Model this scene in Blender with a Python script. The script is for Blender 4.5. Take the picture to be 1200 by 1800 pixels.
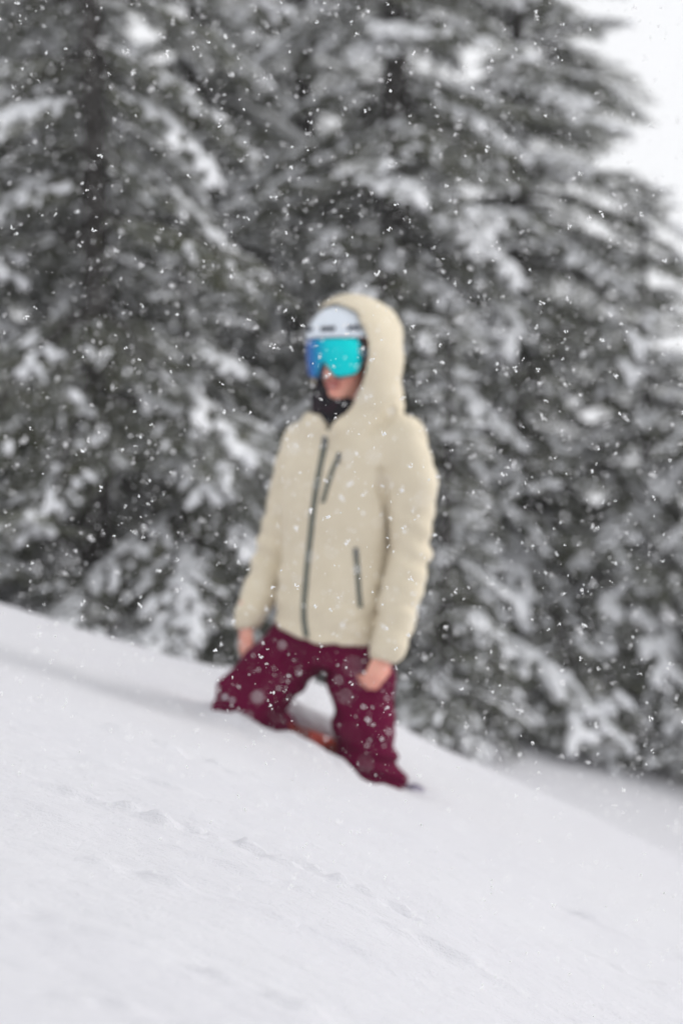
import bpy, math, random
import numpy as np
from math import radians, sin, cos, pi

for o in list(bpy.data.objects):
    bpy.data.objects.remove(o)
SC = bpy.context.scene
COL = SC.collection
rng = np.random.default_rng(7)
random.seed(7)

# ------------------------------------------------------------------ camera
cam_d = bpy.data.cameras.new('camera')
cam = bpy.data.objects.new('camera', cam_d)
COL.objects.link(cam)
cam.location = (0, 0, 0)
cam.rotation_euler = (radians(90), 0, 0)
cam_d.sensor_fit = 'VERTICAL'
cam_d.sensor_height = 36.0
cam_d.sensor_width = 24.0
cam_d.lens = 85.0
cam_d.clip_start = 0.1
cam_d.clip_end = 2000.0
cam_d.dof.use_dof = True
cam_d.dof.focus_distance = 5.1
cam_d.dof.aperture_fstop = 1.95
cam_d.dof.aperture_blades = 0
SC.camera = cam

# ------------------------------------------------------------------ sky, sun, exposure
SUN_EL, SUN_AZ = 19.0, 72.0          # azimuth clockwise from +Y (the view direction)
world = bpy.data.worlds.new('World')
SC.world = world
world.use_nodes = True
nt = world.node_tree
nt.nodes.clear()
wo = nt.nodes.new('ShaderNodeOutputWorld')
bg = nt.nodes.new('ShaderNodeBackground')
sky = nt.nodes.new('ShaderNodeTexSky')
sky.sky_type = 'NISHITA'
sky.sun_disc = False
sky.sun_elevation = radians(SUN_EL)
sky.sun_rotation = radians(SUN_AZ)
sky.air_density = 1.0
sky.dust_density = 4.0
sky.ozone_density = 1.0
hs = nt.nodes.new('ShaderNodeHueSaturation')     # overcast: the cloud takes the blue out of the sky
hs.inputs['Saturation'].default_value = 0.06
nt.links.new(sky.outputs[0], hs.inputs['Color'])
mixw = nt.nodes.new('ShaderNodeMix')             # and evens it out from horizon to zenith
mixw.data_type = 'RGBA'
mixw.inputs['Factor'].default_value = 0.8
mixw.inputs['B'].default_value = (9.5, 9.6, 9.85, 1)
nt.links.new(hs.outputs[0], mixw.inputs['A'])
nt.links.new(mixw.outputs['Result'], bg.inputs['Color'])
bg.inputs['Strength'].default_value = 0.1
nt.links.new(bg.outputs[0], wo.inputs['Surface'])

sun_d = bpy.data.lights.new('sun', 'SUN')
sun = bpy.data.objects.new('sun', sun_d)
COL.objects.link(sun)
sun_d.energy = 1.15
sun_d.angle = radians(32)
sun_d.color = (1.0, 0.97, 0.93)
sun.rotation_euler = (radians(90 - SUN_EL), 0, radians(180 - SUN_AZ))

SC.view_settings.view_transform = 'Standard'
SC.view_settings.look = 'None'
SC.view_settings.exposure = 0.22
SC.view_settings.gamma = 1.0
SC.view_settings.use_curve_mapping = False
SC.render.engine = 'CYCLES'
SC.cycles.use_denoising = True
SC.cycles.adaptive_threshold = 0.02
SC.cycles.max_bounces = 5
SC.cycles.diffuse_bounces = 3
SC.cycles.glossy_bounces = 2
SC.cycles.transmission_bounces = 3
SC.cycles.volume_bounces = 1
SC.cycles.sample_clamp_indirect = 6.0


# ------------------------------------------------------------------ helpers
FPX, D0 = 4250.0, 8.0        # focal length in photo pixels, distance of the person


def P(px, py, dy=0.0):
    """a point at the person's distance (+ dy) that the photo shows at px, py"""
    d = D0 + dy
    return np.array(((px - 600) / FPX * d, d, (900 - py) / FPX * d))


def sstep(a, b, x):
    t = np.clip((x - a) / (b - a), 0, 1)
    return t * t * (3 - 2 * t)


_perm = np.random.default_rng(3).random(1 << 16).astype(np.float32)


def _h(ix, iy, iz):
    n = (ix * 73856093) ^ (iy * 19349663) ^ (iz * 83492791)
    return _perm[(n ^ (n >> 15)) & 0xFFFF]


def vnoise(x, y, z=0.0):
    """value noise, -1..1"""
    x, y, z = np.broadcast_arrays(np.asarray(x, np.float32), np.asarray(y, np.float32), np.asarray(z, np.float32))
    fx, fy, fz = np.floor(x), np.floor(y), np.floor(z)
    ix, iy, iz = fx.astype(np.int64), fy.astype(np.int64), fz.astype(np.int64)
    u, v, w = x - fx, y - fy, z - fz
    u = u * u * (3 - 2 * u); v = v * v * (3 - 2 * v); w = w * w * (3 - 2 * w)
    r = 0
    for a in (0, 1):
        for b in (0, 1):
            for c in (0, 1):
                r = r + (u if a else 1 - u) * (v if b else 1 - v) * (w if c else 1 - w) * _h(ix + a, iy + b, iz + c)
    return r * 2 - 1


def mesh_from(name, V, F, smooth=True, mats=(), midx=None):
    """V (n,3); F (m,3) or (m,4) array, or list of such arrays"""
    V = np.asarray(V, np.float32)
    Fs = F if isinstance(F, list) else [F]
    Fs = [np.asarray(f, np.int32) for f in Fs if len(f)]
    me = bpy.data.meshes.new(name)
    me.vertices.add(len(V))
    me.vertices.foreach_set('co', V.ravel())
    nl = sum(f.size for f in Fs)
    npoly = sum(len(f) for f in Fs)
    me.loops.add(nl)
    me.loops.foreach_set('vertex_index', np.concatenate([f.ravel() for f in Fs]))
    me.polygons.add(npoly)
    sizes = np.concatenate([np.full(len(f), f.shape[1], np.int32) for f in Fs])
    me.polygons.foreach_set('loop_start', np.concatenate([[0], np.cumsum(sizes)[:-1]]).astype(np.int32))
    me.polygons.foreach_set('use_smooth', np.full(npoly, smooth, bool))
    if midx is not None:
        me.polygons.foreach_set('material_index', np.asarray(midx, np.int32))
    for m in mats:
        me.materials.append(m)
    me.update(calc_edges=True)
    me.validate()
    return me


def link(name, me, parent=None, loc=(0, 0, 0)):
    o = bpy.data.objects.new(name, me)
    COL.objects.link(o)
    o.location = loc
    if parent is not None:
        o.parent = parent
    return o


def tag(o, label=None, cat=None, group=None, kind=None):
    if label: o['label'] = label
    if cat: o['category'] = cat
    if group: o['group'] = group
    if kind: o['kind'] = kind
    return o


def empty(name, loc):
    o = bpy.data.objects.new(name, None)
    COL.objects.link(o)
    o.location = loc
    o.empty_display_size = 0.1
    return o


class Grid:
    """signed distance field on a voxel grid, meshed with surface nets"""
    def __init__(s, lo, hi, h):
        s.lo = np.array(lo, float); s.h = h
        s.n = np.ceil((np.array(hi) - s.lo) / h).astype(int) + 1
        s.A = np.full(s.n, 0.12, np.float32)

    def box(s, lo, hi):
        i0 = np.clip(np.floor((np.array(lo) - s.lo) / s.h).astype(int), 0, s.n - 1)
        i1 = np.clip(np.ceil((np.array(hi) - s.lo) / s.h).astype(int) + 1, 1, s.n)
        sl = tuple(slice(a, b) for a, b in zip(i0, i1))
        ax = [(s.lo[k] + s.h * np.arange(i0[k], i1[k])).astype(np.float32) for k in range(3)]
        return sl, ax[0][:, None, None], ax[1][None, :, None], ax[2][None, None, :]

    def put(s, sl, d, k, op):
        a = s.A[sl]
        if op == 'sub':
            d = -d
            if k > 0:
                hh = np.maximum(k - np.abs(a - d), 0) / k
                s.A[sl] = np.maximum(a, d) + hh * hh * k * 0.25
            else:
                s.A[sl] = np.maximum(a, d)
        elif k > 0:
            hh = np.maximum(k - np.abs(a - d), 0) / k
            s.A[sl] = np.minimum(a, d) - hh * hh * k * 0.25
        else:
            s.A[sl] = np.minimum(a, d)

    def cap(s, p, q, r1, r2, k=0.0, op='add', zs=1.0):
        p = np.asarray(p, float); q = np.asarray(q, float)
        m = max(r1, r2) + k + 4 * s.h
        sl, X, Y, Z = s.box(np.minimum(p, q) - m, np.maximum(p, q) + m)
        b = (q - p) * (1, 1, zs)
        bb = max(float(b @ b), 1e-9)
        dx, dy, dz = X - p[0], Y - p[1], (Z - p[2]) * zs
        t = np.clip((dx * b[0] + dy * b[1] + dz * b[2]) / bb, 0, 1)
        d = np.sqrt((dx - t * b[0]) ** 2 + (dy - t * b[1]) ** 2 + (dz - t * b[2]) ** 2) - (r1 + (r2 - r1) * t)
        s.put(sl, (d / max(zs, 1) if zs > 1 else d).astype(np.float32), k, op)

    def chain(s, pts, rs, k=0.0, op='add', rest=0.02):
        for i in range(len(pts) - 1):
            s.cap(pts[i], pts[i + 1], rs[i], rs[i + 1], k if i == 0 else min(k, rest) if k else 0, op)

    def ell(s, c, r, R=None, k=0.0, op='add'):
        """R: rows are the ellipsoid's own axes"""
        R = np.eye(3) if R is None else np.array(R)
        c = np.asarray(c, float)
        m = max(r) + k + 4 * s.h
        sl, X, Y, Z = s.box(c - m, c + m)
        q = [(X - c[0]) * R[i, 0] + (Y - c[1]) * R[i, 1] + (Z - c[2]) * R[i, 2] for i in range(3)]
        k0 = np.sqrt(sum((q[i] / r[i]) ** 2 for i in range(3)))
        k1 = np.sqrt(sum((q[i] / r[i] ** 2) ** 2 for i in range(3))) + 1e-6
        s.put(sl, (k0 * (k0 - 1) / k1).astype(np.float32), k, op)

    def boxr(s, c, r, R, rad=0.0, k=0.0, op='add'):
        R = np.array(R); c = np.asarray(c, float)
        m = float(np.linalg.norm(r)) + rad + k + 4 * s.h
        sl, X, Y, Z = s.box(c - m, c + m)
        q = [np.abs((X - c[0]) * R[i, 0] + (Y - c[1]) * R[i, 1] + (Z - c[2]) * R[i, 2]) - r[i] for i in range(3)]
        d = np.sqrt(sum(np.maximum(a, 0) ** 2 for a in q)) + np.minimum(np.maximum(np.maximum(q[0], q[1]), q[2]), 0) - rad
        s.put(sl, d.astype(np.float32), k, op)

    def fn(s, f, lo, hi, k=0.0, op='add'):
        sl, X, Y, Z = s.box(lo, hi)
        s.put(sl, f(X, Y, Z).astype(np.float32), k, op)

    def displace(s, f):
        """add f(x,y,z) near the surface"""
        idx = np.nonzero(np.abs(s.A) < 0.05)
        p = [s.lo[k] + s.h * idx[k] for k in range(3)]
        s.A[idx] += f(*p).astype(np.float32)

    def front_y(s, x, z):
        """first surface met going along +Y at this x, z"""
        i = (x - s.lo[0]) / s.h; k = (z - s.lo[2]) / s.h
        i0, k0 = int(i), int(k); u, w = i - i0, k - k0
        c = (s.A[i0, :, k0] * (1 - u) * (1 - w) + s.A[i0 + 1, :, k0] * u * (1 - w)
             + s.A[i0, :, k0 + 1] * (1 - u) * w + s.A[i0 + 1, :, k0 + 1] * u * w)
        j = np.nonzero(c < 0)[0]
        if not len(j): return None
        j = j[0]
        t = c[j - 1] / (c[j - 1] - c[j])
        return s.lo[1] + s.h * (j - 1 + t)

    def nets(s):
        A = s.A
        A[0] = A[-1] = 0.1; A[:, 0] = A[:, -1] = 0.1; A[:, :, 0] = A[:, :, -1] = 0.1
        neg = A < 0
        cs = [neg[a:neg.shape[0] - 1 + a, b:neg.shape[1] - 1 + b, c:neg.shape[2] - 1 + c]
              for a in (0, 1) for b in (0, 1) for c in (0, 1)]
        anyn = cs[0].copy(); alln = cs[0].copy()
        for c in cs[1:]:
            anyn |= c; alln &= c
        act = anyn & ~alln
        idx = np.array(np.nonzero(act)).T
        ids = np.full(act.shape, -1, np.int32)
        ids[act] = np.arange(len(idx))
        pos = np.zeros((len(idx), 3)); cnt = np.zeros(len(idx))
        for ax in range(3):
            o = [k for k in range(3) if k != ax]
            for a in (0, 1):
                for b in (0, 1):
                    p0 = idx.copy(); p0[:, o[0]] += a; p0[:, o[1]] += b
                    p1 = p0.copy(); p1[:, ax] += 1
                    v0 = A[p0[:, 0], p0[:, 1], p0[:, 2]]; v1 = A[p1[:, 0], p1[:, 1], p1[:, 2]]
                    m = (v0 < 0) != (v1 < 0)
                    t = np.where(m, v0 / np.where(m, v0 - v1, 1), 0)
                    c = p0.astype(float); c[:, ax] += t
                    pos += c * m[:, None]; cnt += m
        V = pos / cnt[:, None] * s.h + s.lo
        quads = []
        for ax in range(3):
            o = [k for k in range(3) if k != ax]
            a0 = [slice(1, -1)] * 3; a0[ax] = slice(0, -1)
            a1 = [slice(1, -1)] * 3; a1[ax] = slice(1, None)
            n0 = neg[tuple(a0)]; n1 = neg[tuple(a1)]
            e = np.array(np.nonzero(n0 != n1)).T
            fl = n0[tuple(e.T)]
            for k in o: e[:, k] += 1
            def at(da, db):
                q = e.copy(); q[:, o[0]] -= da; q[:, o[1]] -= db
                return ids[q[:, 0], q[:, 1], q[:, 2]]
            Q = np.stack([at(0, 0), at(1, 0), at(1, 1), at(0, 1)], 1)
            flip = fl if ax == 1 else ~fl
            Q[flip] = Q[flip][:, ::-1]
            quads.append(Q)
        Q = np.concatenate(quads)
        Q = Q[(Q >= 0).all(1)]
        return V, Q


def relax(V, Q, it=2, w=0.5):
    for _ in range(it):
        acc = np.zeros_like(V); n = np.zeros(len(V))
        for a in range(4):
            b = (a + 1) % 4
            np.add.at(acc, Q[:, a], V[Q[:, b]]); np.add.at(acc, Q[:, b], V[Q[:, a]])
            np.add.at(n, Q[:, a], 1); np.add.at(n, Q[:, b], 1)
        V = V * (1 - w) + w * acc / np.maximum(n, 1)[:, None]
    return V


# ------------------------------------------------------------------ materials
def mat(name, col, rough=0.7, noise=None, bump=None, metal=0.0, sheen=0.0, spec=0.3, sss=0.0, coord='Object'):
    """noise = (scale, other colour, low, high); bump = list of (scale, strength, distance)"""
    m = bpy.data.materials.new(name)
    m.use_nodes = True
    t = m.node_tree
    b = t.nodes['Principled BSDF']
    b.inputs['Base Color'].default_value = (*col, 1)
    b.inputs['Roughness'].default_value = rough
    b.inputs['Metallic'].default_value = metal
    b.inputs['Specular IOR Level'].default_value = spec
    b.inputs['Sheen Weight'].default_value = sheen
    if sss:
        b.inputs['Subsurface Weight'].default_value = sss
        b.inputs['Subsurface Radius'].default_value = (0.02, 0.008, 0.004)
        b.inputs['Subsurface Scale'].default_value = 0.5
    tc = t.nodes.new('ShaderNodeTexCoord')
    if noise:
        sc, c2, lo, hi = noise
        n = t.nodes.new('ShaderNodeTexNoise')
        n.inputs['Scale'].default_value = sc
        n.inputs['Detail'].default_value = 5
        t.links.new(tc.outputs[coord], n.inputs['Vector'])
        r = t.nodes.new('ShaderNodeMapRange')
        r.inputs['From Min'].default_value = lo
        r.inputs['From Max'].default_value = hi
        t.links.new(n.outputs['Fac'], r.inputs['Value'])
        mx = t.nodes.new('ShaderNodeMix'); mx.data_type = 'RGBA'; mx.name = 'colmix'
        mx.inputs['A'].default_value = (*col, 1)
        mx.inputs['B'].default_value = (*c2, 1)
        t.links.new(r.outputs[0], mx.inputs['Factor'])
        t.links.new(mx.outputs['Result'], b.inputs['Base Color'])
    prev = None
    for sc, st, ds in (bump or []):
        n = t.nodes.new('ShaderNodeTexNoise')
        n.inputs['Scale'].default_value = sc
        n.inputs['Detail'].default_value = 3
        t.links.new(tc.outputs[coord], n.inputs['Vector'])
        bp = t.nodes.new('ShaderNodeBump')
        bp.inputs['Strength'].default_value = st
        bp.inputs['Distance'].default_value = ds
        t.links.new(n.outputs['Fac'], bp.inputs['Height'])
        if prev: t.links.new(prev.outputs[0], bp.inputs['Normal'])
        prev = bp
    if prev: t.links.new(prev.outputs[0], b.inputs['Normal'])
    return m


M = {}
M['snow'] = mat('snow_ground', (0.70, 0.697, 0.728), 0.8, noise=(1.3, (0.685, 0.68, 0.717), 0.35, 0.65),
                bump=[(38, 0.25, 0.02), (120, 0.35, 0.010), (420, 0.6, 0.005)], spec=0.2)
t = M['snow'].node_tree                       # wind and sluff draw the grain out along the fall line
mp = t.nodes.new('ShaderNodeMapping'); mp.inputs['Scale'].default_value = (0.6, 1.0, 1.0)
for n_ in list(t.nodes):
    if n_.type == 'TEX_NOISE':
        src = n_.inputs['Vector'].links[0].from_socket
        if not mp.inputs['Vector'].links: t.links.new(src, mp.inputs['Vector'])
        t.links.new(mp.outputs[0], n_.inputs['Vector'])
M['snowload'] = mat('snow_on_boughs', (0.86, 0.87, 0.89), 0.8, bump=[(60, 0.4, 0.015)], spec=0.2)
M['bark'] = mat('bark', (0.038, 0.034, 0.031), 0.9, noise=(14, (0.09, 0.085, 0.08), 0.45, 0.7),
                bump=[(30, 0.8, 0.02), (90, 0.6, 0.01)])
M['jacket'] = mat('cream_fleece', (0.73, 0.65, 0.50), 0.92, noise=(9, (0.68, 0.60, 0.455), 0.35, 0.7),
                  bump=[(60, 0.25, 0.006), (260, 0.5, 0.003)], sheen=0.15, spec=0.15)
M['pants'] = mat('burgundy_shell', (0.122, 0.003, 0.033), 0.8, noise=(6, (0.092, 0.002, 0.025), 0.35, 0.7),
                 bump=[(30, 0.3, 0.01), (300, 0.25, 0.002)], spec=0.06)
M['zip'] = mat('grey_green_zip_tape', (0.10, 0.115, 0.10), 0.6, bump=[(400, 0.4, 0.002)])
M['gaiter'] = mat('black_knit', (0.012, 0.011, 0.014), 0.95, noise=(30, (0.03, 0.012, 0.02), 0.5, 0.7), bump=[(220, 0.6, 0.003)])
M['helmet'] = mat('white_helmet_shell', (0.74, 0.80, 0.87), 0.38, bump=[(500, 0.1, 0.001)], spec=0.4)
M['dark'] = mat('dark_plastic', (0.10, 0.11, 0.13), 0.6, bump=[(300, 0.2, 0.001)])
M['frame'] = mat('goggle_frame_blue_grey', (0.035, 0.06, 0.11), 0.45, bump=[(300, 0.2, 0.001)])
M['strap'] = mat('goggle_strap', (0.22, 0.26, 0.33), 0.85, bump=[(300, 0.4, 0.001)])
M['boot'] = mat('boot_purple_grey', (0.30, 0.27, 0.37), 0.75, noise=(12, (0.16, 0.14, 0.19), 0.4, 0.7), bump=[(90, 0.4, 0.004)])
M['board'] = mat('board_deep_red', (0.16, 0.025, 0.02), 0.5, noise=(10, (0.30, 0.05, 0.035), 0.4, 0.65), bump=[(200, 0.1, 0.001)])
M['board_edge'] = mat('board_bright_red', (0.62, 0.09, 0.05), 0.45, noise=(16, (0.40, 0.05, 0.03), 0.4, 0.7), bump=[(150, 0.1, 0.001)])
M['binding'] = mat('binding_black', (0.03, 0.03, 0.035), 0.55, bump=[(150, 0.2, 0.002)])

# needles: dark green, frosted on their upper faces
mn = mat('frosted_needles', (0.040, 0.052, 0.018), 0.75, noise=(7, (0.115, 0.118, 0.042), 0.35, 0.65))
t = mn.node_tree
ge = t.nodes.new('ShaderNodeNewGeometry'); sx = t.nodes.new('ShaderNodeSeparateXYZ')
t.links.new(ge.outputs['True Normal'], sx.inputs[0])
ab = t.nodes.new('ShaderNodeMath'); ab.operation = 'ABSOLUTE'
t.links.new(sx.outputs['Z'], ab.inputs[0])
tc = t.nodes.new('ShaderNodeTexCoord'); nz = t.nodes.new('ShaderNodeTexNoise')
nz.inputs['Scale'].default_value = 8.0; nz.inputs['Detail'].default_value = 3
t.links.new(tc.outputs['Object'], nz.inputs['Vector'])
mu = t.nodes.new('ShaderNodeMath'); mu.operation = 'MULTIPLY_ADD'
t.links.new(ab.outputs[0], mu.inputs[0]); mu.inputs[1].default_value = 0.32
t.links.new(nz.outputs['Fac'], mu.inputs[2])
mr = t.nodes.new('ShaderNodeMapRange')
mr.inputs['From Min'].default_value = 0.54; mr.inputs['From Max'].default_value = 0.84
mr.inputs['To Max'].default_value = 0.52
t.links.new(mu.outputs[0], mr.inputs['Value'])
mx = t.nodes.new('ShaderNodeMix'); mx.data_type = 'RGBA'
t.links.new(mr.outputs[0], mx.inputs['Factor'])
t.links.new(t.nodes['colmix'].outputs['Result'], mx.inputs['A'])
mx.inputs['B'].default_value = (0.72, 0.73, 0.75, 1)
t.links.new(mx.outputs['Result'], t.nodes['Principled BSDF'].inputs['Base Color'])
M['needles'] = mn

# skin: rosier towards the lips
ms = mat('skin', (0.80, 0.42, 0.32), 0.55, noise=(18, (0.80, 0.32, 0.25), 0.35, 0.7), bump=[(120, 0.2, 0.002)], sss=0.15, spec=0.35)
M['skin'] = ms

# goggle lens: mirrored coating, view-angle sheen painted in: teal facing camera, blue turned away
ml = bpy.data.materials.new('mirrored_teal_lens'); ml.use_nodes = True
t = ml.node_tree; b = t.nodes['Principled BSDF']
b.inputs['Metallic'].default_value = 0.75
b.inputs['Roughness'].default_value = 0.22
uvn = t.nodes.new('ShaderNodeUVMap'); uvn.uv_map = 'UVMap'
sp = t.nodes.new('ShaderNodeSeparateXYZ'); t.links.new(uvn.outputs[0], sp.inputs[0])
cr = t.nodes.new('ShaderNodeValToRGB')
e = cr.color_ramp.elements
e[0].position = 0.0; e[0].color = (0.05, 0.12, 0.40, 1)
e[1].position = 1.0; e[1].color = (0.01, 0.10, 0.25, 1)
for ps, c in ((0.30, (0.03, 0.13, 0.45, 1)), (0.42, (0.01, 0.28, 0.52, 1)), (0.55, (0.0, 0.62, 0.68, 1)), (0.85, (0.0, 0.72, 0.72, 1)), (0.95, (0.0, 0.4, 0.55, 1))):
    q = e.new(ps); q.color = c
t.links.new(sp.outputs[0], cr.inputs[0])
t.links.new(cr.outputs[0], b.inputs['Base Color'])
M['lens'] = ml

# flakes: white ice, light passes through
mf = bpy.data.materials.new('snowflake_ice'); mf.use_nodes = True
t = mf.node_tree; b = t.nodes['Principled BSDF']
b.inputs['Base Color'].default_value = (0.98, 0.98, 0.98, 1); b.inputs['Roughness'].default_value = 0.6
tr = t.nodes.new('ShaderNodeBsdfTranslucent'); tr.inputs[0].default_value = (0.98, 0.98, 0.98, 1)
ms_ = t.nodes.new('ShaderNodeMixShader'); ms_.inputs[0].default_value = 0.5
t.links.new(b.outputs[0], ms_.inputs[1]); t.links.new(tr.outputs[0], ms_.inputs[2])
t.links.new(ms_.outputs[0], t.nodes['Material Output'].inputs['Surface'])
M['flake'] = mf


# ------------------------------------------------------------------ terrain
def ground_z(x, y):
    x = np.asarray(x, float); y = np.asarray(y, float)
    z = -0.83 - 0.34 * 25 * np.tanh(x / 25) - 0.055 * np.clip(x - 0.25, 0, 3.0)
    # crest behind the person, then a hollow under the trees
    right = sstep(-0.6, 0.9, x)
    crest = 9.45 + 0.12 * np.sin(x * 1.3 + 0.4)
    dd = y - crest
    z = z - 0.30 * sstep(0.0, 2.2, dd) * (1 - right)
    z = z + right * (-0.20 * sstep(0.0, 0.9, dd) + 0.13 * sstep(0.9, 3.6, dd) + 0.08 * sstep(3.0, 7.0, dd))
    z = z + 0.06 * np.clip(x - 0.3, 0, 2.5) * sstep(0.6, 3.0, dd) * sstep(30, 18, y)
    z = z - 0.05 * np.clip(x - 0.2, 0, 1.5) * sstep(6.5, 8.8, y) * sstep(1.0, 0.0, dd)
    z = z + 0.03 * np.exp(-(dd / 0.6) ** 2)
    # long soft swells
    z = z + 0.030 * vnoise(x * 0.5 + 3, y * 0.6) + 0.012 * vnoise(x * 1.1 + 9, y * 1.6 + 4)
    # far hills
    z = z + 6.0 * sstep(60, 300, np.hypot(x, y)) * vnoise(x * 0.012, y * 0.012 + 7)
    near = sstep(14, 9, y) * sstep(5, 2.5, np.abs(x))
    # old up-hill track left of the person
    tr = np.exp(-((y - 7.75 - 0.08 * np.sin(x * 4)) / 0.16) ** 2) * sstep(-0.45, -0.7, x)
    z = z - 0.012 * tr * (0.6 + 0.6 * vnoise(x * 7, y * 7)) * near
    tr2 = np.exp(-((y - 8.0) / 0.1) ** 2) * sstep(-0.5, -0.8, x)
    z = z + 0.008 * tr2 * (0.5 + vnoise(x * 9, y * 9)) * near
    # little sluff lines running down the fall line
    wy = y + 0.10 * vnoise(x * 1.2, y * 1.2, 5.0) + 0.06 * x
    for yc, amp, wd, sd in ((5.42, 0.022, 0.07, 1), (5.15, 0.013, 0.05, 2), (4.02, 0.015, 0.06, 3), (4.35, 0.010, 0.05, 8),
                            (5.95, 0.015, 0.08, 4), (6.55, 0.013, 0.09, 5), (4.7, 0.011, 0.05, 6), (3.6, 0.012, 0.05, 7)):
        c = (wy - yc) / wd
        msk = np.clip(0.45 + 1.2 * vnoise(x * 2.6 + sd * 11, sd * 3.3), 0, 1)
        z = z + 0.85 * amp * msk * near * (np.exp(-c * c) * (0.6 + 1.2 * vnoise(x * 15, y * 24, sd) + 0.5 * vnoise(x * 38, y * 48, sd)) - 0.6 * np.exp(-((c - 1.4) ** 2)))
    z = z + near * (0.005 * vnoise(x * 5.0, y * 9) + 0.0022 * vnoise(x * 16, y * 28, 2.0) + 0.0018 * vnoise(x * 45, y * 60, 3.0))
    z = z - 0.20 * sstep(7.6, 3.6, y) * sstep(-0.4, 1.3, x)
    z = z - 0.06 * sstep(6.5, 4.2, y) * sstep(0.1, -1.0, x)
    # furrow and heaped snow where the person wades
    def g(px, py_, dy, rx, ry, a):
        c = P(px, py_, dy)
        return a * np.exp(-((x - c[0]) / rx) ** 2 - ((y - c[1]) / ry) ** 2)
    z = z + g(395, 0, -0.12, 0.12, 0.14, 0.035)
    z = z + g(470, 0, -0.26, 0.16, 0.10, 0.035)
    z = z - g(680, 0, -0.10, 0.15, 0.20, 0.042)
    z = z - g(545, 0, 0.10, 0.12, 0.16, 0.055)
    z = z + g(300, 0, 0.12, 0.18, 0.18, 0.02)
    z = z + g(505, 0, -0.20, 0.10, 0.05, 0.022) + g(590, 0, -0.20, 0.07, 0.05, 0.014)
    z = z + (g(440, 0, -0.15, 0.22, 0.22, 1.0) + g(620, 0, -0.15, 0.22, 0.20, 1.0)) * (0.018 * vnoise(x * 13, y * 13, 6.0) + 0.012 * vnoise(x * 30, y * 30, 7.0))
    z = z + g(760, 0, 0.0, 0.10, 0.16, 0.02)
    z = z + g(540, 0, 1.25, 0.30, 0.45, 0.10)
    return z


def axis(core0, core1, step, far, grow=1.13):
    a = list(np.arange(core0, core1 + step * 0.5, step))
    s = step; v = a[-1]
    while v < far: s *= grow; v += s; a.append(v)
    s = step; v = a[0]; pre = []
    while v > -far: s *= grow; v -= s; pre.append(v)
    return np.array(pre[::-1] + a)


gx = axis(-2.1, 2.1, 0.013, 420)
gy = axis(3.0, 9.0, 0.015, 420)
X, Y = np.meshgrid(gx, gy, indexing='ij')
Z = ground_z(X, Y)
V = np.stack([X, Y, Z], -1).reshape(-1, 3)
ni, nj = len(gx), len(gy)
I = np.arange(ni * nj).reshape(ni, nj)
F = np.stack([I[:-1, :-1], I[1:, :-1], I[1:, 1:], I[:-1, 1:]], -1).reshape(-1, 4)
ground = link('snow_ground', mesh_from('snow_ground', V, F, True, [M['snow']]))
tag(ground, 'smooth white snow slope falling to the right', 'snow', kind='structure')


# ------------------------------------------------------------------ spruce trees
def tube_mesh(pts, rs, n=5):
    pts = np.asarray(pts, float); m = len(pts)
    tang = np.gradient(pts, axis=0); tang /= np.linalg.norm(tang, axis=1)[:, None] + 1e-9
    up = np.array((0.13, 0.21, 0.97)) if abs(tang[0][2]) < 0.9 else np.array((1.0, 0.1, 0.0))
    a = np.cross(tang, up); a /= np.linalg.norm(a, axis=1)[:, None] + 1e-9
    b = np.cross(tang, a)
    th = np.arange(n) / n * 2 * pi
    V = pts[:, None] + (a[:, None] * np.cos(th)[None, :, None] + b[:, None] * np.sin(th)[None, :, None]) * np.asarray(rs)[:, None, None]
    V = V.reshape(-1, 3)
    i = np.arange(m - 1)[:, None] * n; j = np.arange(n)[None]; j2 = (j + 1) % n
    F = np.stack([i + j, i + n + j, i + n + j2, i + j2], -1).reshape(-1, 4)
    return V, F


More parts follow.
